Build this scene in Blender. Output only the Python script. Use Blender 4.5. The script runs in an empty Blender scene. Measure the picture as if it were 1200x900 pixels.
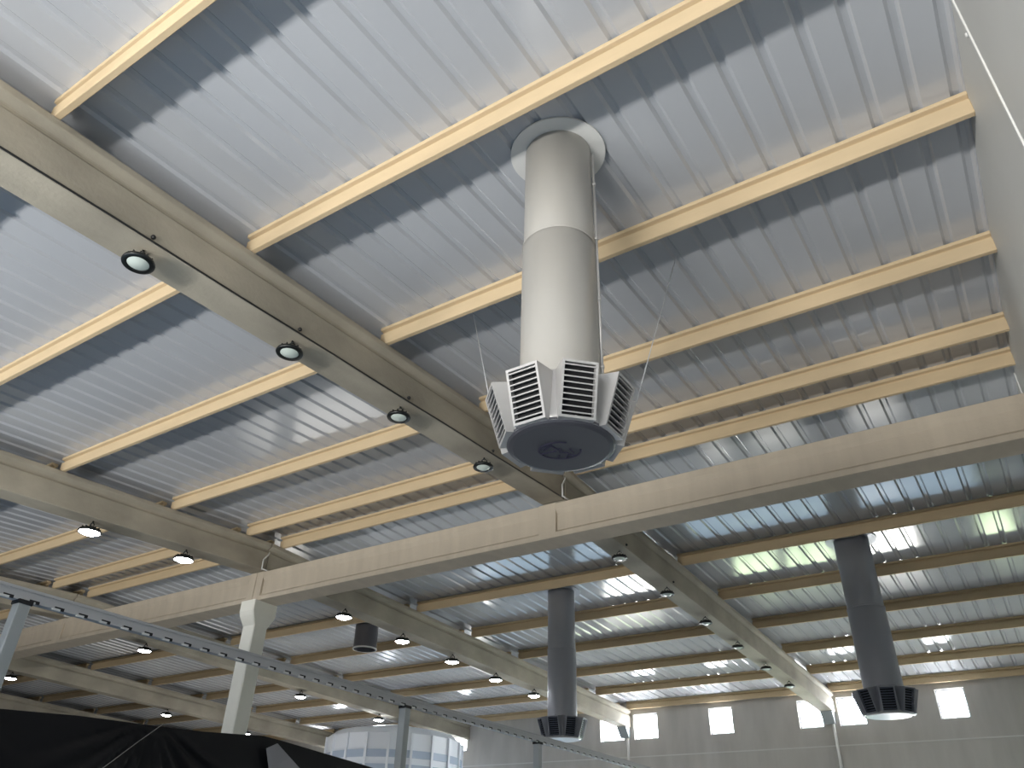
import bpy, bmesh, math, random
from mathutils import Vector, Matrix
random.seed(7)
SC = bpy.context.scene
COL = SC.collection
H = 1.6                      # eye height above the hall floor; shapes below are given relative to the eye
# ------------------------------------------------------------------ camera
R = [[0.83962791, -0.27603282, -0.46779361],
     [0.54259998, 0.46542344, 0.69926124],
     [0.02470306, -0.84094406, 0.54055791]]
cam_d = bpy.data.cameras.new('camera'); cam = bpy.data.objects.new('camera', cam_d); COL.objects.link(cam)
M4 = Matrix(((R[0][0], -R[0][1], -R[0][2], 0), (R[1][0], -R[1][1], -R[1][2], 0), (R[2][0], -R[2][1], -R[2][2], H), (0, 0, 0, 1)))
cam.matrix_world = M4
cam_d.sensor_width = 36; cam_d.lens = 907.836 / 1200 * 36; cam_d.clip_start = .05; cam_d.clip_end = 300
SC.camera = cam
# ------------------------------------------------------------------ world and light
SC.view_settings.view_transform = 'Standard'; SC.view_settings.look = 'None'
SC.view_settings.gamma = 1; SC.view_settings.use_curve_mapping = False
SC.view_settings.exposure = 0.0
w = bpy.data.worlds.new('sky'); SC.world = w; w.use_nodes = True
bg = w.node_tree.nodes['Background']; bg.inputs[0].default_value = (.80, .90, 1.0, 1); bg.inputs[1].default_value = 2.2

def area(name, loc, target, sx, sy, power, col, spread=180):
    l = bpy.data.lights.new(name, 'AREA'); l.shape = 'RECTANGLE'; l.size = sx; l.size_y = sy
    l.energy = power; l.color = col; l.spread = math.radians(spread)
    o = bpy.data.objects.new(name, l); COL.objects.link(o)
    o.location = Vector(loc) + Vector((0, 0, H))
    d = Vector(target) - Vector(loc); o.rotation_euler = d.to_track_quat('-Z', 'Y').to_euler()
    return o
# assumed daylight off a sunlit door threshold behind the viewer, no door built
area('assumed_doorway_light', (-3.1, -10.2, -1.45), (-3.1, -4.5, 5.6), 7.8, 1.0, 3500, (1.0, .975, .93))
area('left_bay_fill', (-13.0, -10.2, -1.45), (-13.0, -4.5, 5.6), 6, 1.0, 1900, (1.0, .975, .93))  # added strip light without a known door, lifts the left bays
# added blue fill from below for the shadows on the near roof
area('near_roof_fill', (-8, -1, -1.5), (-8, -.9, 6), 22, 7, 230, (.44, .70, 1.0))
# added blue light panel low at the far wall, brightens the far roof sheets
area('far_sheet_fill', (-10.5, 26.9, -.55), (-10.5, 14, 3.6), 21, 1.9, 330, (.55, .78, 1.0))
# patches of sunlight on the floor before the far windows, plus one added light
for i, (xa, xb, pw) in enumerate([(-7.6, -6.8, 14), (-5.9, -4.4, 26), (-2.7, -1.4, 26), (-13.6, -11.4, 40), (-23.5, -17, 170), (-30, -27, 90)]):
    yp = 18.3 if i == 4 else 23.0  # fifth patch sits nearer, an added light for the tank front
    area('floor_patch_light', ((xa + xb) / 2, yp, -1.58), ((xa + xb) / 2, yp + .01, 3), xb - xa, 3.0 if i == 4 else 1.2, pw, (1.0, .97, .90))
# ------------------------------------------------------------------ materials
def mat(name, col, rough=.6, metal=0., spec=.5, emit=None, es=0., bump=None, var=None, streak=None):
    m = bpy.data.materials.new(name); m.use_nodes = True; nt = m.node_tree; N = nt.nodes; L = nt.links
    b = N['Principled BSDF']
    b.inputs['Base Color'].default_value = (*col, 1); b.inputs['Roughness'].default_value = rough
    b.inputs['Metallic'].default_value = metal; b.inputs['Specular IOR Level'].default_value = spec
    if emit: b.inputs['Emission Color'].default_value = (*emit, 1); b.inputs['Emission Strength'].default_value = es
    tc = N.new('ShaderNodeTexCoord')
    if var:
        sc, amt, stretch = var
        mp = N.new('ShaderNodeMapping'); mp.inputs['Scale'].default_value = stretch; L.new(tc.outputs['Object'], mp.inputs[0])
        n = N.new('ShaderNodeTexNoise'); n.inputs['Scale'].default_value = sc; n.inputs['Detail'].default_value = 5
        L.new(mp.outputs[0], n.inputs['Vector'])
        r = N.new('ShaderNodeMapRange'); r.inputs['From Min'].default_value = .3; r.inputs['From Max'].default_value = .7
        r.inputs['To Min'].default_value = 1 - amt; r.inputs['To Max'].default_value = 1 + amt * .6
        L.new(n.outputs['Fac'], r.inputs['Value'])
        mx = N.new('ShaderNodeVectorMath'); mx.operation = 'SCALE'; mx.inputs[0].default_value = col
        L.new(r.outputs[0], mx.inputs['Scale']); L.new(mx.outputs[0], b.inputs['Base Color'])
    if bump:
        n2 = N.new('ShaderNodeTexNoise'); n2.inputs['Scale'].default_value = bump[0]; L.new(tc.outputs['Object'], n2.inputs['Vector'])
        bp = N.new('ShaderNodeBump'); bp.inputs['Strength'].default_value = bump[1]; bp.inputs['Distance'].default_value = .02
        L.new(n2.outputs['Fac'], bp.inputs['Height']); L.new(bp.outputs[0], b.inputs['Normal'])
    return m
M = {}
M['sheet'] = mat('roof_sheet', (.52, .54, .575), .15, .0, .95, var=(.6, .04, (1, .15, 1)))
M['purlin'] = mat('cream_concrete', (.58, .455, .29), .75, spec=.2, var=(3, .06, (.6, 3, 3)), bump=(30, .12))
M['rafter'] = mat('rafter_concrete', (.40, .365, .295), .7, spec=.25, var=(1.6, .26, (1, .6, 1)), bump=(25, .15))
M['beam'] = mat('beam_concrete', (.52, .455, .365), .75, spec=.2, var=(2.2, .08, (2.5, 1, .3)), bump=(22, .12))
M['column'] = mat('column_concrete', (.74, .73, .66), .55, spec=.3, var=(2, .06, (1, 1, .4)))
M['wallpaint'] = mat('white_wall_paint', (.60, .60, .575), .55, var=(.8, .03, (1, 1, 1)))
M['panel'] = mat('wall_concrete_panel', (.50, .485, .46), .8, var=(1.5, .12, (1.5, 1, .35)))
M['panel_dark'] = mat('dark_wall_panel', (.16, .16, .16), .8)
M['joint'] = mat('pale_joint', (.62, .62, .6), .6)
M['whitemetal'] = mat('white_metal', (.74, .74, .72), .3)
M['duct'] = mat('duct_galvanised_paint', (.54, .525, .49), .38, .25)
M['duct2'] = mat('duct_blue_grey_paint', (.37, .385, .43), .35, .2)
M['grille'] = mat('grille_metal', (.62, .61, .60), .32, .3)
M['grille2'] = mat('far_grille_metal', (.17, .19, .26), .4, .3)
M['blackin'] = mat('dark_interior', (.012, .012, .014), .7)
M['plate'] = mat('grey_plastic_plate', (.105, .105, .12), .42)
M['emblem'] = mat('emblem_dark', (.045, .04, .085), .45)
M['black'] = mat('black_lamp_housing', (.008, .010, .010), .35)
M['lensoff'] = mat('lamp_lens_off', (.50, .56, .52), .15, emit=(.8, 1, .9), es=.05)  # faint glow put into the lens although the lamp is unlit
M['lenson'] = mat('lamp_lens_on', (.9, .9, .9), .3, emit=(.93, .96, 1.0), es=110)
M['cable'] = mat('cable_black', (.02, .02, .02), .5)
M['steel'] = mat('post_galvanised', (.40, .43, .44), .35, .3)
M['rail'] = mat('rail_galvanised', (.50, .505, .52), .4, .2)
M['tarp'] = mat('black_tarpaulin', (.004, .004, .006), .38, spec=.35)
M['scrap'] = mat('grey_cloth', (.30, .30, .32), .7)
M['cord'] = mat('pale_cord', (.25, .24, .23), .6)
M['wire'] = mat('guy_wire', (.6, .62, .64), .35, .3)
M['floor'] = mat('floor_concrete', (.12, .125, .13), .45, var=(.4, .1, (1, 1, 1)))
M['tank'] = mat('white_tank_panel', (.82, .86, .92), .35)
M['tankband'] = mat('blue_grey_tank_band', (.42, .50, .62), .4)
M['frame'] = mat('window_frame_metal', (.55, .58, .62), .4, .3)
def pane_mat(name, col, s):
    m = bpy.data.materials.new(name); m.use_nodes = True; nt = m.node_tree; N = nt.nodes; L = nt.links
    b = N['Principled BSDF']; b.inputs['Roughness'].default_value = .3; b.inputs['Base Color'].default_value = (.8, .8, .8, 1)
    tc = N.new('ShaderNodeTexCoord'); n = N.new('ShaderNodeTexNoise'); n.inputs['Scale'].default_value = 2.2; n.inputs['Detail'].default_value = 6
    L.new(tc.outputs['Object'], n.inputs['Vector'])
    r = N.new('ShaderNodeMapRange'); r.inputs['From Min'].default_value = .35; r.inputs['From Max'].default_value = .65; r.inputs['To Min'].default_value = s * .6; r.inputs['To Max'].default_value = s * 1.3
    L.new(n.outputs['Fac'], r.inputs[0]); L.new(r.outputs[0], b.inputs['Emission Strength'])
    b.inputs['Emission Color'].default_value = (*col, 1)
    return m
M['pane'] = pane_mat('daylit_frosted_pane', (.93, .96, 1.0), 34)
M['pane_low'] = pane_mat('daylit_clear_pane', (1.0, .985, .93), 26)
M['pane_green'] = pane_mat('daylit_garden_pane', (.80, 1.0, .62), 9)

# ------------------------------------------------------------------ mesh helpers
class MB:
    def __init__(s): s.bm = bmesh.new(); s.mi = 0
    def face(s, vs, smooth=False):
        try:
            f = s.bm.faces.new(vs); f.material_index = s.mi; f.smooth = smooth; return f
        except ValueError: return None
    def v(s, p): return s.bm.verts.new((p[0], p[1], p[2]))
    def box(s, x0, x1, y0, y1, z0, z1, T=None):
        P = [Vector((x, y, z)) for z in (z0, z1) for y in (y0, y1) for x in (x0, x1)]
        if T: P = [T @ p for p in P]
        V = [s.v(p) for p in P]
        for q in ((0, 2, 3, 1), (4, 5, 7, 6), (0, 1, 5, 4), (2, 6, 7, 3), (0, 4, 6, 2), (1, 3, 7, 5)): s.face([V[i] for i in q])
    def loft(s, rings, caps=True, closed=True, smooth=False):
        RV = [[s.v(p) for p in r] for r in rings]
        n = len(RV[0])
        for a, b in zip(RV[:-1], RV[1:]):
            for i in range(n if closed else n - 1):
                s.face([a[i], a[(i + 1) % n], b[(i + 1) % n], b[i]], smooth)
        if caps and closed:
            s.face(RV[0][::-1]); s.face(RV[-1])
    def lathe(s, prof, cx, cy, n=48, smooth=True, T=None, cap0=True, cap1=True, ph=0.):
        rings = []
        for r, z in prof:
            ring = [Vector((cx + r * math.cos(ph + 2 * math.pi * i / n), cy + r * math.sin(ph + 2 * math.pi * i / n), z)) for i in range(n)]
            if T: ring = [T @ p for p in ring]
            rings.append(ring)
        RV = [[s.v(p) for p in r] for r in rings]
        for a, b in zip(RV[:-1], RV[1:]):
            for i in range(n): s.face([a[i], a[(i + 1) % n], b[(i + 1) % n], b[i]], smooth)
        if cap0: s.face(RV[0][::-1])
        if cap1: s.face(RV[-1])
    def tube(s, pts, r, n=8, smooth=True):
        pts = [Vector(p) for p in pts]; rings = []
        for i, p in enumerate(pts):
            d = (pts[min(i + 1, len(pts) - 1)] - pts[max(i - 1, 0)]).normalized()
            a = d.cross(Vector((0, 0, 1)));
            if a.length < 1e-3: a = d.cross(Vector((1, 0, 0)))
            a.normalize(); b = d.cross(a)
            rings.append([p + (a * math.cos(2 * math.pi * k / n) + b * math.sin(2 * math.pi * k / n)) * r for k in range(n)])
        s.loft(rings, smooth=smooth)
    def build(s, name, mats, parent=None, recalc=True, origin=None, sharp=None):
        """origin in eye-relative world coords; geometry was given in the same coords"""
        if recalc: bmesh.ops.recalc_face_normals(s.bm, faces=s.bm.faces[:])
        o0 = Vector(origin) if origin else Vector((0, 0, 0))
        if origin: bmesh.ops.translate(s.bm, verts=s.bm.verts[:], vec=-o0)
        me = bpy.data.meshes.new(name); s.bm.to_mesh(me); s.bm.free()
        for m in (mats if isinstance(mats, (list, tuple)) else [mats]): me.materials.append(m)
        o = bpy.data.objects.new(name, me); COL.objects.link(o)
        if parent: o.parent = parent; o.location = o0
        else: o.location = o0 + Vector((0, 0, H))
        return o
def bevel(o, wd=.008, seg=2):
    m = o.modifiers.new('bevel', 'BEVEL'); m.width = wd; m.segments = seg; m.limit_method = 'ANGLE'; m.angle_limit = math.radians(40)
def tag(o, label=None, cat=None, group=None, kind=None):
    if label: o['label'] = label
    if cat: o['category'] = cat
    if group: o['group'] = group
    if kind: o['kind'] = kind
    return o
def empty(name, loc):
    o = bpy.data.objects.new(name, None); COL.objects.link(o); o.location = Vector(loc) + Vector((0, 0, H)); o.empty_display_size = .2
    return o

# ------------------------------------------------------------------ layout
XW = .85                         # right wall inner face
YR = 10.09                       # ridge
YF = 27.05                       # far wall inner face
XL, YB = -47.0, -12.0
RX = [-5.64, -12.62, -19.60, -26.60, -33.60, -40.60]     # right faces of the rafters
RW = .42
def roof(y): return 5.443 + .058 * y if y < YR else 6.336 - .0304 * y
def rbot(y): return 4.614 + .058 * y if y < 10.06 else 5.5036 - .0304 * y

# ------------------------------------------------------------------ floor, walls
b = MB(); b.box(XL - .3, XW + .3, YB - .3, YF + .3, -1.75, -1.6); o = b.build('floor', M['floor']); tag(o, 'grey concrete floor of the hall', 'floor', kind='structure')
# right wall
b = MB()
ys = [YB, 0, YR, YF + .25]
for x in (0,):
    lo = [(XW, y, -1.6) for y in ys]; hi = [(XW, y, roof(y) + .03) for y in ys]
    lo2 = [(XW + .2, y, -1.6) for y in ys]; hi2 = [(XW + .2, y, roof(y) + .03) for y in ys]
    L0, H0, L1, H1 = [[b.v(p) for p in q] for q in (lo, hi, lo2, hi2)]
    for i in range(3):
        b.face([L0[i], L0[i + 1], H0[i + 1], H0[i]]); b.face([L1[i], H1[i], H1[i + 1], L1[i + 1]])
        b.face([H0[i], H0[i + 1], H1[i + 1], H1[i]]); b.face([L0[i], L1[i], L1[i + 1], L0[i + 1]])
    b.face([L0[0], H0[0], H1[0], L1[0]]); b.face([L0[3], L1[3], H1[3], H0[3]])
o = b.build('wall_right', M['wallpaint']); tag(o, 'smooth white painted side wall', 'wall', kind='structure')
b = MB(); b.box(XW - .012, XW, 4.47, 4.50, -1.6, roof(4.5) - .02); b.box(XW - .012, XW, 10.97, 11.0, -1.6, roof(11) - .02); b.box(XW - .012, XW, -2.03, -2.0, -1.6, roof(-2) - .02)
o = b.build('trim_1', M['whitemetal']); tag(o, 'thin glossy white joint strips running up the white wall', 'trim', kind='structure')
b = MB(); b.lathe([(.02, 0), (.02, .012), (.012, .02)], 0, 0, 12, T=Matrix.Translation((XW, 4.55, 5.26)) @ Matrix.Rotation(-math.pi / 2, 4, 'Y'))
o = b.build('wall_screw_cap', M['whitemetal']); tag(o, 'small shiny white screw cap high on the white wall near the joint strip', 'screw cap')
# back and left walls (behind the viewer)
b = MB(); b.box(XL, XW, YB - .2, YB, 2.2, roof(YB) + .03); b.box(XL, XW, YB - .2, YB, -1.6, 2.2)  # unseen back wall built solid, door openings closed to keep sky light out
o = b.build('wall_back', M['panel_dark']); tag(o, 'grey concrete wall behind the viewer, closed, without door openings', 'wall', kind='structure')
b = MB(); b.box(-34, XW, -5.1, -5.0, -1.6, .12)  # added unseen slab that keeps doorway light off the far purlins
o = b.build('key_light_blocker', M['panel_dark']); tag(o, 'added low light blocker behind the viewer', 'wall', kind='structure')
b = MB(); b.box(XL - .2, XL, YB, YF, -1.6, roof(YF)); o = b.build('wall_left', M['panel_dark']); tag(o, 'far grey side wall of the hall', 'wall', kind='structure')
# far wall with openings
WU = [(-13.83, -12.90), (-12.50, -11.60), (-9.72, -8.92), (-6.78, -6.04), (-5.56, -4.76), (-2.74, -1.96), (-20.65, -19.75), (-27.5, -26.6)]
ZU = (4.28, 5.10)
WLo = [(-21.6, -19.2, 'w'), (-13.5, -11.2, 'w'), (-8.3, -6.7, 'g'), (-6.4, -4.75, 'g'), (-4.05, -2.2, 'w'), (-.3, .65, 'g')]
ZL = (.62, 1.85)
YT = 5.16
xc = sorted({XL, XW} | {v for q in WU for v in q[:2]} | {v for q in WLo for v in q[:2]})
zc = [-1.6, ZL[0], ZL[1], ZU[0], ZU[1], roof(YF) - .005]
b = MB()
for i in range(len(xc) - 1):
    for k in range(len(zc) - 1):
        xm = (xc[i] + xc[i + 1]) / 2
        if k == 1 and any(q[0] < xm < q[1] for q in WLo): continue
        if k == 3 and any(q[0] < xm < q[1] for q in WU): continue
        b.box(xc[i], xc[i + 1], YF, YF + .2, zc[k], zc[k + 1])
bmesh.ops.remove_doubles(b.bm, verts=b.bm.verts[:], dist=1e-4)
o = b.build('wall_far', M['panel'], recalc=False); tag(o, 'bare grey concrete panel wall at the far end', 'wall', kind='structure')
b = MB(); b.box(XL, XW, YF - .012, YF, 3.72, 3.755); b.box(XL, XW, YF - .012, YF, 2.45, 2.48)
o = b.build('trim_2', M['joint']); tag(o, 'pale horizontal joints of the far wall panels', 'trim', kind='structure')
wn = 0
def window(x0, x1, z0, z1, pm, lab):
    global wn
    wn += 1
    r = empty('window_%d' % wn, ((x0 + x1) / 2, YF + .1, z0)); tag(r, lab, 'window', kind='structure')
    L = lambda x, y, z: None
    cx, cy = (x0 + x1) / 2, YF + .1
    f = MB(); t = .045
    f.box(x0 - cx, x1 - cx, -.03, .03, 0, t); f.box(x0 - cx, x1 - cx, -.03, .03, z1 - z0 - t, z1 - z0)
    f.box(x0 - cx, x0 - cx + t, -.03, .03, t, z1 - z0 - t); f.box(x1 - cx - t, x1 - cx, -.03, .03, t, z1 - z0 - t)
    if x1 - x0 > 1.2:
        n = 3
        for k in range(1, n):
            xm = x0 - cx + (x1 - x0) * k / n; f.box(xm - .025, xm + .025, -.025, .025, t, z1 - z0 - t)
    f.build('window_frame', M['frame'], r)
    p = MB(); p.box(x0 - cx + t, x1 - cx - t, .004, .016, t, z1 - z0 - t); p.build('pane', pm, r)
labs = ['bright high window, left of the pair beside the grey-blue middle duct', 'bright high window, right of the pair beside the middle duct',
        'single bright high window midway between the two far ducts', 'bright high window left of the far end of the unlit lamp rafter', 'bright high window just left of the right-hand duct diffuser',
        'rightmost bright high window in the far wall', 'bright high window just above the white round tank', 'small bright high window beside the black tarpaulin end']
for (x0, x1), l in zip(WU, labs): window(x0, x1, ZU[0], ZU[1], M['pane'], l)
ord_ = ['first', 'second', 'third', 'fourth', 'fifth', 'sixth']
for k, (x0, x1, c) in enumerate(WLo): window(x0, x1, ZL[0], ZL[1], M['pane_low'] if c == 'w' else M['pane_green'], 'low daylit window in the far wall below the panel joint, %s from the left' % ord_[k])

# ------------------------------------------------------------------ corrugated roof
def sheet(name, ya, yb, lab):
    P = .3165; x0 = -4.60; prof = []
    k0 = int(math.floor((XL - x0) / P)); k1 = int(math.ceil((XW - x0) / P))
    for k in range(k0, k1 + 1):
        c = x0 + k * P
        for dx, dz in ((-.052, 0), (-.024, .026), (.024, .026), (.052, 0)):
            x = c + dx
            if x > XW - .001: continue
            prof.append((x, dz))
    prof.append((XW - .0005, 0))
    b = MB(); n = 2
    rings = []
    for y in (ya, yb):
        z = roof(y + (1e-4 if y == ya else -1e-4))
        rings.append([(x, y, z + dz) for x, dz in prof] + [(x, y, z + dz + .004) for x, dz in reversed(prof)])
    RV = [[b.v(p) for p in r] for r in rings]; m = len(RV[0])
    for i in range(m): b.face([RV[0][i], RV[0][(i + 1) % m], RV[1][(i + 1) % m], RV[1][i]])
    o = b.build(name, M['sheet']); tag(o, lab, 'roof', kind='structure')
sheet('ceiling', YB, YR, 'pale grey ribbed metal roof sheeting on the near slope')
sheet('ceiling.001', YR, YF + .35, 'ribbed metal roof sheeting with bright reflections on the far slope')

# ------------------------------------------------------------------ purlins
bays = [(RX[0] - .06, XW, 'first bay'),
        (RX[1] - .06, RX[0] - RW + .06, 'second bay'),
        (RX[2] - .06, RX[1] - RW + .06, 'third bay'),
        (RX[3] - .06, RX[2] - RW + .06, 'fourth bay'),
        (RX[4] - .06, RX[3] - RW + .06, 'fifth bay'),
        (RX[5] - .06, RX[4] - RW + .06, 'sixth bay')]
PY = [(-2.75, 0), (-.65, 0), (1.447, 1), (3.521, 1), (5.612, 1), (7.732, 1), (9.491, 1), (10.393, 1), (12.62, 2), (14.99, 2), (17.36, 2), (19.75, 2), (22.2, 2), (24.6, 2), (26.95, 2)]
ordn = {2: 'fifth', 3: 'fourth', 4: 'third', 5: 'second', 6: 'nearest', 7: 'first', 8: 'second', 9: 'third', 10: 'fourth', 11: 'fifth', 12: 'sixth', 13: 'seventh', 14: 'last'}
for bi, (xa, xb, bl) in enumerate(bays):
    for pi, (y, kind) in enumerate(PY):
        if bi >= 3 and pi < 6: continue
        if bi >= 1 and pi < 2: continue
        z1 = roof(y - .03) - .002; z0 = z1 - .25
        prof = [(.012, 0), (-.045, 0), (-.052, .160), (-.012, .165), (-.012, .200), (-.066, .208), (-.068, .25), (.044, .25), (.044, .2), (.012, .165)]
        b = MB(); b.loft([[(xa, y + py, z0 + pz) for py, pz in prof], [(xb - (.0 if bi == 0 else 0), y + py, z0 + pz) for py, pz in prof]])
        o = b.build('roof_purlin', M['purlin'], origin=((xa + xb) / 2, y, z0)); bevel(o, .005, 1)
        if pi <= 6: s = 'cream purlin, near slope, %s before the ridge, %s from right wall' % ({0: 'seventh', 1: 'sixth'}.get(pi, ordn.get(pi)), bl)
        else: s = 'shaded purlin, far slope, %s past the ridge, %s from right wall' % (ordn[pi], bl)
        tag(o, s, 'purlin', 'cream concrete purlins under the roof sheets')
        if xa > XL:
            # mortar bearing pad between the purlin end and the rafter top
            pass

# ------------------------------------------------------------------ rafters
rn = ['the rafter carrying the unlit black lamps', 'second rafter from the white wall, with lit lamps', 'third rafter from the white wall', 'fourth rafter from the white wall', 'fifth rafter from the white wall', 'sixth rafter from the white wall']
def rafter(xr, ya, yb, lab):
    xl = xr - RW; h = .575
    prof = [(xl, 0), (xr, 0), (xr, .37), (xr - .03, .41), (xr - .03, .445), (xr + .045, .50), (xr + .045, h), (xl - .045, h), (xl - .045, .50), (xl + .03, .445), (xl + .03, .41), (xl, .37)]
    b = MB(); rings = []
    for y in (ya, yb):
        z = 4.614 + .058 * y if yb <= 10.3 else 5.5036 - .0304 * y
        rings.append([(x, y, z + q) for x, q in prof])
    b.loft(rings); o = b.build('roof_rafter', M['rafter'], origin=((xl + xr) / 2, (ya + yb) / 2, 4.6)); bevel(o, .008, 1); tag(o, lab, 'rafter', 'precast concrete rafters')
for i, xr in enumerate(RX):
    if i < 4: rafter(xr, -6.0 if i == 0 else -2.0, 10.055, 'beige concrete rafter on the near slope, ' + rn[i])
    rafter(xr, 10.075, YF - .01, 'shaded concrete rafter on the far slope, ' + rn[i])

# ------------------------------------------------------------------ ridge beam, column
bz, bt, by0, by1 = 4.594, 5.172, 10.04, 10.50
def beam(xa, xb, lab, blocks):
    h = bt - bz
    prof = [(by0, 0), (by0, .085), (by0 + .045, .125), (by0 + .045, .40), (by0, .47), (by0, h), (by1, h), (by1, .47), (by1 - .045, .40), (by1 - .045, .125), (by1, .085), (by1, 0)]
    r = empty('ridge_beam', ((xa + xb) / 2, 10.27, bz)); tag(r, lab, 'beam', 'concrete beams in line under the ridge')
    b = MB(); b.loft([[(x, y, bz + z) for y, z in prof] for x in (xa, xb)])
    o = b.build('beam_web', M['beam'], None); o.parent = r; o.location = -Vector(((xa + xb) / 2, 10.27, bz)); bevel(o, .006, 1)
    for (x0, x1) in blocks:
        b = MB(); b.box(x0, x1, by0 - .004, by1 + .004, bz + .004, bt + .012)
        q = b.build('bearing_block', M['beam'], None); q.parent = r; q.location = -Vector(((xa + xb) / 2, 10.27, bz)); bevel(q, .012, 2)
CX = [RX[1] - RW / 2, RX[3] - RW / 2, RX[5] - RW / 2]
beam(CX[0] + .005, XW, 'long beige ridge beam from the tall column to the white wall', [(-6.12, -5.80), (CX[0] + .01, CX[0] + .20)])
beam(CX[1] + .005, CX[0] - .005, 'beige ridge beam left of the tall column, partly behind the grey rail', [(RX[2] - RW, RX[2] - .1), (CX[0] - .20, CX[0] - .01), (CX[1] + .01, CX[1] + .2)])
beam(CX[2] + .005, CX[1] - .005, 'ridge beam farthest to the left', [(RX[4] - RW, RX[4])])
def column(cx, lab):
    r = empty('support_column', (cx, 10.25, -1.6)); tag(r, lab, 'column', 'concrete columns under the ridge beam')
    Z = lambda z: z + 1.6
    def rect(w, dpt, z, c=.02):
        return [(-w, -dpt + c, Z(z)), (-w + c, -dpt, Z(z)), (w - c, -dpt, Z(z)), (w, -dpt + c, Z(z)), (w, dpt - c, Z(z)), (w - c, dpt, Z(z)), (-w + c, dpt, Z(z)), (-w, dpt - c, Z(z))]
    b = MB(); b.loft([rect(.17, .17, -1.6), rect(.17, .17, 4.12)]); b.build('shaft', M['column'], r)
    b = MB(); b.loft([rect(.17, .17, 4.12), rect(.205, .27, 4.30), rect(.205, .30, 4.38), rect(.205, .30, 4.592)]); b.build('capital', M['column'], r)
    b = MB(); b.box(-.2, .2, -.21, .27, Z(4.592) - .001, Z(4.592) + .001); b.bm.free()
column(CX[0], 'tall pale concrete column with widened head under the ridge beam')
column(CX[1], 'concrete column farther left, hidden behind the black tarpaulin')
# bent tie bars rising from the beam at each rafter
for i, (x, ya) in enumerate([(RX[0] + .07, 9.86), (RX[1] + .07, 9.9), (RX[2] + .07, 9.9)]):
    b = MB(); b.tube([(x, ya, 5.16), (x, ya, 5.37), (x - .015, ya + .11, 5.50), (x - .02, ya + .13, 5.56)], .014)
    # foot that bears on the beam
    b.tube([(x, ya, 5.175), (x, ya + .25, 5.19)], .014)
    o = b.build('tie_rod', M['joint']); tag(o, 'thin pale bent tie rod beside the ' + ['near rafter with unlit lamps', 'second rafter above the tall column', 'third rafter above the left beam'][i], 'tie rod', 'bent rods at the rafter feet')

# ------------------------------------------------------------------ high bay lamps
def lamp_proto(name, lens, lr=.102):
    r = empty(name, (0, 0, -H))
    b = MB()
    b.lathe([(lr, 0.0), (.140, -.004), (.146, .010), (.140, .030), (.115, .040), (.085, .052), (.060, .075), (.030, .085)], 0, 0, 32, cap0=False)
    b.lathe([(lr, 0.0), (lr - .004, .012)], 0, 0, 32, cap0=False, cap1=True)
    for k in range(12):
        a = k * math.pi / 6; T = Matrix.Rotation(a, 4, 'Z'); b.box(.05, .122, -.005, .005, .03, .062, T)
    b.build('housing', M['black'], r)
    b = MB(); b.lathe([(.0005, -.022), (lr * .6, -.018), (lr * .94, .004)], 0, 0, 32, cap0=True, cap1=False); b.build('lens', lens, r)
    b = MB(); b.tube([(-.05, 0, .06), (-.055, 0, .10), (-.02, 0, .135), (.02, 0, .135), (.055, 0, .10), (.05, 0, .06)], .008)
    b.tube([(0, 0, .13), (.01, 0, .16)], .012); b.build('bracket', M['black'], r)
    return r
def copy_tree(o):
    c = o.copy(); COL.objects.link(c)
    for ch in o.children:
        d = ch.copy(); COL.objects.link(d); d.parent = c
    return c
pr_off, pr_on = lamp_proto('high_bay_lamp', M['lensoff']), lamp_proto('lit_high_bay_lamp', M['lenson'], .134)  # wider lens on the lit lamp stands in for its glare
used = set()
def place(pr, x, y, lab, grp):
    o = pr if pr.name not in used else copy_tree(pr); used.add(pr.name)
    used.add(o.name); o.location = (x, y, rbot(y) - .16 * (1.3 if pr is pr_on else 1) + H); o.scale = (1.3, 1.3, 1.3) if pr is pr_on else (1, 1, 1); tag(o, lab, 'lamp', grp); return o  # lit lamps scaled up, their glare is put into the size
pos = ['leftmost', 'second from left', 'third from left', 'nearest to the ridge beam']
for i, y in enumerate((2.55, 4.36, 6.16, 8.0)): place(pr_off, -5.80, y, 'unlit round black lamp on the near diagonal rafter, %s' % pos[i], 'unlit lamps on the near rafter')
pos = ['closest to the ridge beam', 'second past the ridge beam', 'third past the ridge beam', 'fourth past the ridge beam', 'fifth past the ridge beam', 'closest to the far wall']
for i, y in enumerate((12.34, 14.47, 16.54, 18.6, 20.7, 22.7)): place(pr_off, -5.80, y, 'small unlit black lamp on the far half of the rafter, %s' % pos[i], 'unlit lamps past the ridge beam')
for i, y in enumerate((6.44, 8.3)): place(pr_on, -12.8, y, 'glaring white lamp above the left part of the ridge beam, %s one' % ('left' if i == 0 else 'right'), 'lit lamps on the second rafter, near slope')
for i, y in enumerate((12.6, 14.66, 16.7, 18.75, 20.8)): place(pr_on, -12.8, y, 'glaring white lamp on the second rafter, %s past the ridge beam' % ['first', 'second', 'third', 'fourth', 'fifth'][i], 'lit lamps on the second rafter, far slope')
for i, y in enumerate((12.4, 18.1, 21.85)): place(pr_on, -19.8, y, 'glaring lamp on the third rafter, %s' % ['left of the tall column', 'just right of the tall column', 'above the white tank'][i], 'lit lamps on the third rafter')
for i, y in enumerate((18.3, 22.0)): place(pr_on, -26.8, y, 'small lit lamp just above the black tarpaulin, %s of the tall column' % ['left', 'right'][i], 'lit lamps on the fourth rafter')
place(pr_on, -26.8, 12.6, 'lit lamp at the left edge beside the nearest grey post', 'lit lamps on the fourth rafter')
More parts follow.
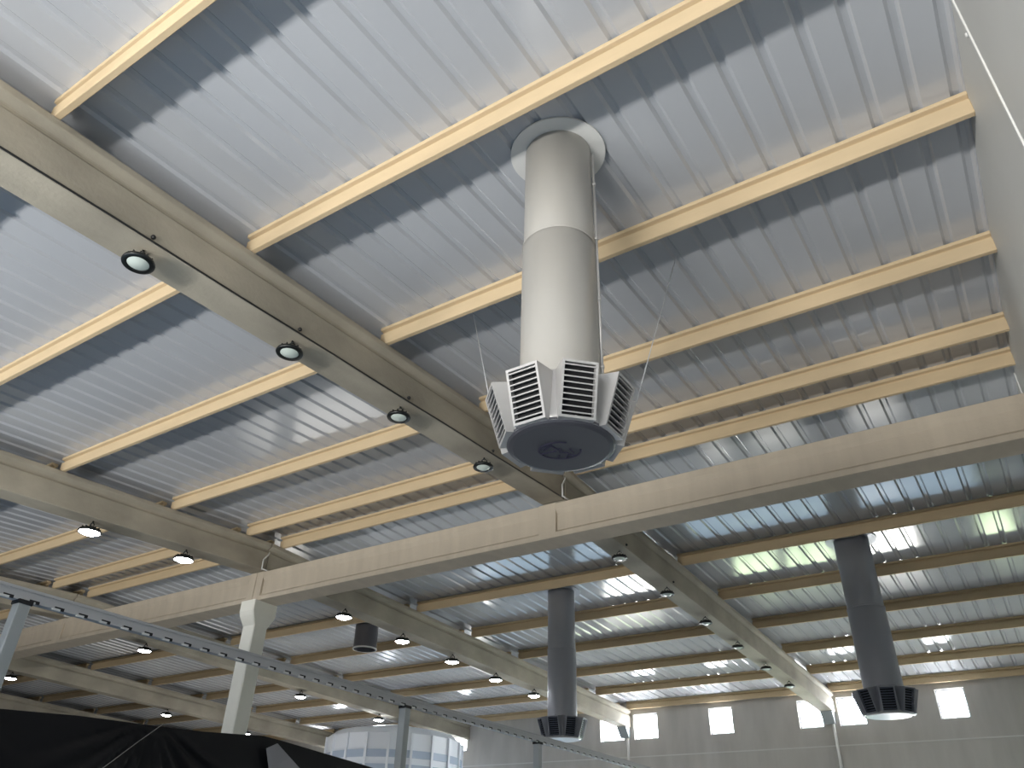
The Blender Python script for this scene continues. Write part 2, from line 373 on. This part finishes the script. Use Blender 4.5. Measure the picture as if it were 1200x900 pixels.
# lamp cable along the lower edge of the rafter
def cable(xr, ya, yb, lab):
    b = MB(); n = 24
    b.tube([(xr + .008, ya + (yb - ya) * k / n, rbot(ya + (yb - ya) * k / n) + .012 + .004 * math.sin(k * 1.7)) for k in range(n + 1)], .010, 6)
    tag(b.build('lamp_cable', M['cable']), lab, 'cable')
cable(RX[0], -5.5, 10.0, 'thin black cable along the lower edge of the unlit lamp rafter')
for i, y in enumerate((2.52, 4.30, 6.12, 7.98, 12.3, 14.43)):
    b = MB(); b.lathe([(.022, 0), (.022, .02), (.012, .03)], 0, 0, 12, T=Matrix.Translation((RX[0], y, rbot(y) + .06)) @ Matrix.Rotation(math.pi / 2, 4, 'Y'))
    tag(b.build('anchor_bolt', M['cable'], origin=(RX[0], y, rbot(y) + .06)), 'tiny dark bolt in the side of the unlit-lamp rafter, %s from the left' % ['first', 'second', 'third', 'fourth', 'fifth', 'sixth'][i], 'bolt', 'anchor bolts above the unlit lamps')

# ------------------------------------------------------------------ air ducts with louvred diffusers
def duct(cx, cy, rad, zseam, mduct, mgr, phase, lab, detail=True, mplate=None, mbox=None):
    ztop = roof(cy); r = empty('air_duct', (cx, cy, 2.65)); tag(r, lab, 'air duct')
    Z = lambda z: z - 2.65
    b = MB()
    b.lathe([(rad * .97, Z(zseam + .001)), (rad * .97, Z(ztop) + .03)], 0, 0, 64, cap0=False); b.build('upper_pipe', mduct, r)
    b = MB(); b.lathe([(rad, Z(3.0)), (rad, Z(zseam)), (rad * .972, Z(zseam) + .006)], 0, 0, 64, cap0=False, cap1=False)
    b.lathe([(rad + .004, Z(zseam) - .03), (rad + .006, Z(zseam) - .02), (rad + .004, Z(zseam) - .005)], 0, 0, 64, cap0=False, cap1=False)
    b.build('lower_pipe', mduct, r)
    # flange disc against the roof
    b = MB(); sl = .058 if cy < YR else -.0304
    T = Matrix.Identity(4); T[2][1] = sl
    b.lathe([(rad * .97, Z(ztop) - .02), (rad * 1.42, Z(ztop) - .02), (rad * 1.42, Z(ztop) - .004), (rad * .97, Z(ztop) - .004)], 0, 0, 64, T=T, cap0=False, cap1=False, smooth=False)
    b.build('roof_flange', M['whitemetal'] if detail else mduct, r)
    # core
    mb = mbox or mgr
    b = MB(); b.lathe([(.392, Z(2.62)), (.385, Z(2.68)), (rad + .03, Z(3.03)), (rad + .02, Z(3.07)), (rad, Z(3.07))], 0, 0, 8 if not detail else 32, smooth=detail, cap0=True, cap1=False); b.build('diffuser_core', mb, r)
    # bottom plate with shallow rim
    b = MB(); b.lathe([(.0005, Z(2.60)), (.345, Z(2.60)), (.375, Z(2.608)), (.392, Z(2.622)), (.392, Z(2.64))], 0, 0, 64, cap0=True, cap1=True, smooth=False); pl = b.build('bottom_plate', mplate or M['plate'], r)
    # outlets
    for k in range(8):
        a = phase + k * math.pi / 4
        ex = Vector((math.cos(a), math.sin(a), 0)); ey = Vector((-math.sin(a), math.cos(a), 0))
        hw = .128; rt, rb, zt, zb = .545, .425, Z(3.005), Z(2.615)
        top_c = ex * rt + Vector((0, 0, zt)); bot_c = ex * rb + Vector((0, 0, zb))
        up = (top_c - bot_c); hgt = up.length; up.normalize(); nrm = ey.cross(up); 
        if nrm.dot(ex) < 0: nrm = -nrm
        # local frame: x = ey, y = up, z = nrm at bot_c
        T = Matrix(((ey.x, up.x, nrm.x, bot_c.x), (ey.y, up.y, nrm.y, bot_c.y), (ey.z, up.z, nrm.z, bot_c.z), (0, 0, 0, 1)))
        b = MB(); t = .018; dp = .05
        # shell: wedge walls from the face back to the core
        def P(u, v, n): return T @ Vector((u, v, n))
        ri = rad * .88
        inn_t = [ex * ri + ey * s_ * hw * .92 + Vector((0, 0, Z(3.06))) for s_ in (-1, 1)]
        inn_b = [ex * .33 + ey * s_ * hw * .92 + Vector((0, 0, Z(2.63))) for s_ in (-1, 1)]
        fo = [P(-hw, 0, 0), P(hw, 0, 0), P(hw, hgt, 0), P(-hw, hgt, 0)]
        fi = [P(-hw + t, t, 0), P(hw - t, t, 0), P(hw - t, hgt - t, 0), P(-hw + t, hgt - t, 0)]
        bk = [P(-hw + t, t, -dp), P(hw - t, t, -dp), P(hw - t, hgt - t, -dp), P(-hw + t, hgt - t, -dp)]
        VO = [b.v(p) for p in fo]; VI = [b.v(p) for p in fi]; VB = [b.v(p) for p in bk]
        IT = [b.v(p) for p in inn_t]; IB = [b.v(p) for p in inn_b]
        for i in range(4):
            j = (i + 1) % 4; b.face([VO[i], VO[j], VI[j], VI[i]]); b.face([VI[i], VI[j], VB[j], VB[i]])
        b.face([VO[0], VO[3], IT[0], IB[0]]); b.face([VO[1], IB[1], IT[1], VO[2]]); b.face([VO[3], VO[2], IT[1], IT[0]]); b.face([VO[0], IB[0], IB[1], VO[1]])
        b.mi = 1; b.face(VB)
        ob = b.build('louvre_outlet', [mb, M['blackin']], r, recalc=False)
        b = MB(); nb = 9
        for q in range(nb):
            v0 = t + (hgt - 2 * t) * (q + .55) / nb
            pts = [(v0 - .0045, .0), (v0 + .0045, .0), (v0 + .009, -.034), (v0 + .004, -.036)]
            b.loft([[P(s_ * (hw - t), v, n) for v, n in pts] for s_ in (-1, 1)])
        gr = b.build('louvre_blades', mgr, ob)
    if detail:
        # emblem: open ring with strokes
        b = MB(); T = Matrix.Rotation(math.radians(200), 4, 'Z')
        zf = Z(2.60); yc, xc_ = -.02, .0
        c = Vector((.0, .0))
        ring = []
        ea, eb = .150, .125
        def seg(p, q, wd, hgt=.005):
            p = Vector((p[0], p[1], 0)); q = Vector((q[0], q[1], 0)); d = (q - p).normalized(); n_ = Vector((-d.y, d.x, 0)) * wd / 2
            A = [p - n_, p + n_, q + n_, q - n_]
            b.loft([[(v.x, v.y, zf - hgt) for v in A], [(v.x, v.y, zf + .001) for v in A]])
        # plate frame as seen from below: u to the viewer's right, w away
        u = Vector((.87, .493)); wv = Vector((-.493, .87))
        def q2(a_, b_): return u * a_ + wv * b_ + u * (-.01) + wv * (.02)
        N_ = 40
        for k in range(N_):
            a0, a1 = 2 * math.pi * k / N_, 2 * math.pi * (k + 1) / N_
            if 4.9 < a0 < 6.1: continue
            seg(q2(ea * math.cos(a0), eb * math.sin(a0)), q2(ea * math.cos(a1), eb * math.sin(a1)), .012)
        seg(q2(-.135, -.02), q2(-.075, -.098), .012); seg(q2(-.115, -.005), q2(-.055, -.085), .010)
        seg(q2(-.13, .05), q2(-.02, .0), .012); seg(q2(-.07, -.08), q2(-.005, -.01), .010)
        seg(q2(-.005, -.03), q2(.01, .03), .022); seg(q2(.01, .02), q2(.07, .04), .012); seg(q2(-.02, .115), q2(.0, .07), .012)
        seg(q2(.04, .11), q2(.06, .06), .010); seg(q2(.06, .06), q2(.12, .07), .010); seg(q2(.07, -.03), q2(.10, .03), .010)
        em = b.build('emblem', M['emblem'], pl)
    return r
vd = math.atan2(-4.2636, 2.415)          # direction from the duct towards the viewer
main = duct(-2.415, 4.264, .308, 4.50, M['duct'], M['grille'], vd + math.radians(15), 'large near white-grey round duct with louvred octagonal diffuser hanging from the roof', True, mbox=M['grille'])
duct(-9.02, 15.85, .325, 4.5, M['duct2'], M['grille2'], math.atan2(-15.85, 9.02) + math.radians(22), 'farther grey-blue round duct with diffuser, left of the two below the ridge beam', False, mplate=M['grille'], mbox=M['duct2'])
duct(-2.40, 15.8, .335, 4.5, M['duct2'], M['grille2'], math.atan2(-15.8, 2.4) + math.radians(5), 'farther grey-blue round duct with diffuser at the right below the ridge beam', False, mplate=M['grille'], mbox=M['duct2'])
# conduit on the right flank of the near duct
a = vd + math.radians(80)
b = MB(); ex = Vector((math.cos(a), math.sin(a), 0)); p = ex * .318
b.tube([(p.x, p.y, 3.07 - 2.65), (p.x, p.y, 5.60 - 2.65)], .012, 10)
for z in (3.25, 3.9, 4.55, 5.2): b.lathe([(.018, z - 2.65), (.018, z - 2.62)], p.x, p.y, 10)
b.build('side_conduit', M['grille'], main)
# open stub duct
cx, cy = -15.2, 15.9
r = empty('duct_stub', (cx, cy, 5.22)); tag(r, 'short open-ended grey duct stub hanging from the far roof beside lit lamps', 'duct stub')
b = MB(); b.lathe([(.315, 0), (.315, roof(cy) - 5.235)], 0, 0, 40, cap0=False, cap1=False); b.lathe([(.30, 0), (.30, roof(cy) - 5.235)], 0, 0, 40, cap0=False, cap1=True); b.build('stub_pipe', M['plate'], r)
b = MB(); b.lathe([(.295, -.012), (.33, -.012), (.33, .02), (.316, .02)], 0, 0, 40, cap0=False, cap1=False, smooth=False); b.build('rim', M['joint'], r)
# guy wires of the near diffuser
for i, (p0, p1) in enumerate([((-2.93, 4.10, 3.03), (-4.56, 5.93, 5.78)), ((-1.97, 4.62, 3.03), (-2.07, 6.25, 5.80))]):
    b = MB(); b.tube([p0, p1], .0045, 6)
    tag(b.build('guy_wire', M['wire']), 'thin pale wire from the near diffuser up to the roof, ' + ['on its left side', 'on its right rear side', 'on its front side'][i], 'wire', 'guy wires of the near duct')

# ------------------------------------------------------------------ partition: slotted rail on posts, black tarpaulin
KX = -6.0
b = MB()
y0, y1 = -1.5, 13.6; zt, zb = 1.70, 1.612
b.box(KX - .045, KX + .025, y0, y1, zb, zt)
b.box(KX + .025, KX + .032, y0, y1, zt - .02, zt); 
k = 0; y = y0 + .05
while y < y1:
    b.mi = 1; b.box(KX + .012, KX + .0262, y + .02, y + .095, zb - .0012, zb + .020)
    b.mi = 2; b.box(KX + .022, KX + .036, y, y + .062, zb - .010, zb + .006)  # white tabs, the light they catch is put into the colour
    b.mi = 0; y += .19
o = b.build('slotted_rail', [M['rail'], M['blackin'], M['whitemetal']]); tag(o, 'long grey galvanised slotted rail carried on posts crossing in front of the column', 'rail')
for i, y in enumerate((2.72, 7.03, 9.86)):
    r = empty('partition_post', (KX, y, -1.6)); tag(r, 'grey square steel post under the slotted rail, ' + ['at the left edge of the picture', 'in front of the white tank', 'right of the white tank'][i], 'post', 'square posts carrying the slotted rail')
    s = .046; b = MB(); b.box(-s, s, -s, s, .012, 3.20); q = b.build('post_tube', M['steel'], r); bevel(q, .008, 2)
    b = MB(); b.box(-.075, .075, -.075, .075, 0, .012); b.build('foot_plate', M['steel'], r)
    b = MB(); b.box(-s - .006, s + .006, -s - .006, s + .006, 3.185, 3.214); b.build('post_cap', M['blackin'], r)
# tarpaulin
top = [(-1.0, .86), (1.5, .90), (2.88, .925), (3.43, .967), (4.01, .991), (4.58, 1.016), (5.24, 1.071), (5.45, 1.062), (6.02, 1.022), (6.65, .98), (6.93, .955)]
def ztop_(y):
    for (a0, z0), (a1, z1) in zip(top[:-1], top[1:]):
        if y <= a1: return z0 + (z1 - z0) * (y - a0) / (a1 - a0)
    return top[-1][1]
b = MB(); NY, NZ = 220, 60; G = []
def fold(y, t, z):
    # radiating gathers from two tie points plus soft vertical drapes
    s = .012 * math.sin(y * 9 + 1.5 * math.sin(z * 2)) * min(1, t * 4)
    for yc, zc_ in ((4.10, 1.0), (2.2, .95)):
        dy, dz = y - yc, z - zc_ - .05; rr = math.hypot(dy, dz); an = math.atan2(dy, -dz)
        s += .022 * math.sin(an * 22) * math.exp(-((rr - .35) / .5) ** 2) * min(1, rr * 3) * (abs(an) < 1.2)
    return s
for i in range(NY + 1):
    y = -1.0 + 7.93 * i / NY; row = []
    zt_ = ztop_(y)
    for j in range(NZ + 1):
        t = (j / NZ) ** 1.4; z = zt_ + (-1.58 - zt_) * t
        row.append(b.v((-6.14 + fold(y, t, z), y, z)))
    G.append(row)
for i in range(NY):
    for j in range(NZ): b.face([G[i][j], G[i + 1][j], G[i + 1][j + 1], G[i][j + 1]], True)
o = b.build('black_tarpaulin', M['tarp']); m = o.modifiers.new('thick', 'SOLIDIFY'); m.thickness = .006
tag(o, 'black tarpaulin sheet with gathered folds across the lower left corner', 'tarpaulin')
b = MB(); pts = [(5.25, .965), (5.36, 1.02), (5.51, .95), (5.70, .845), (5.72, .72), (5.40, .62), (5.33, .80)]
import itertools
F0 = [b.v((-6.075 + .01 * math.sin(i * 2), y, z)) for i, (y, z) in enumerate(pts)]; b.face(F0)
o = b.build('cloth_scrap', M['scrap']); m = o.modifiers.new('thick', 'SOLIDIFY'); m.thickness = .008; tag(o, 'small grey cloth scrap hanging over the right part of the tarpaulin', 'cloth')
b = MB(); b.tube([(-6.085, 4.15, 1.01), (-6.075, 3.97, .86), (-6.085, 3.80, .70), (-6.09, 3.6, .52)], .003, 6)
tag(b.build('tarpaulin_cord', M['cord']), 'thin pale cord hanging diagonally across the tarpaulin', 'cord')

# ------------------------------------------------------------------ white round tank
cx, cy, rr = -19.6, 22.6, 2.35
r = empty('round_tank', (cx, cy, -1.6)); tag(r, 'white round sectional tank with blue-grey bands standing before the far wall', 'tank')
zt = 4.05 + 1.6 - .05
b = MB(); b.lathe([(rr, 0), (rr, zt), (rr - .3, zt + .22), (.3, zt + .55)], 0, 0, 20, smooth=False); b.build('tank_shell', M['tank'], r)
for k in range(12):
    z = zt - .62 - k * .42
    b = MB(); b.lathe([(rr, z - .11), (rr + .03, z - .11), (rr + .03, z + .11), (rr, z + .11)], 0, 0, 20, smooth=False, cap0=False, cap1=False); b.build('band', M['tankband'], r)
for k in range(20):
    a = 2 * math.pi * k / 20; T = Matrix.Rotation(a, 4, 'Z'); b = MB(); b.box(rr - .01, rr + .06, -.04, .04, 0, zt, T); b.build('stave_rib', M['tank'], r)

# ------------------------------------------------------------------ far wall fittings
for i, x in enumerate((RX[0] - .21, RX[1] - .21)):
    b = MB(); b.loft([[(x - .16, YF - .002, 4.35), (x + .16, YF - .002, 4.35), (x + .16, YF - .10, 4.35), (x - .16, YF - .10, 4.35)], [(x - .18, YF - .002, 4.68), (x + .18, YF - .002, 4.68), (x + .18, YF - .36, 4.68), (x - .18, YF - .36, 4.68)]])
    tag(b.build('rafter_corbel', M['steel'], origin=(x, YF - .1, 4.35)), 'small dark corbel at the far wall under the end of the ' + ['unlit lamp rafter', 'second rafter'][i], 'corbel', 'corbels on the far wall')
    b = MB(); b.tube([(x + .1, YF - .06, 4.34), (x + .1, YF - .06, -1.58)], .045, 10)
    tag(b.build('wall_pipe', M['joint']), 'pale thin vertical pipe on the far wall below the ' + ['unlit lamp rafter', 'second rafter'][i], 'pipe', 'pale pipes on the far wall')
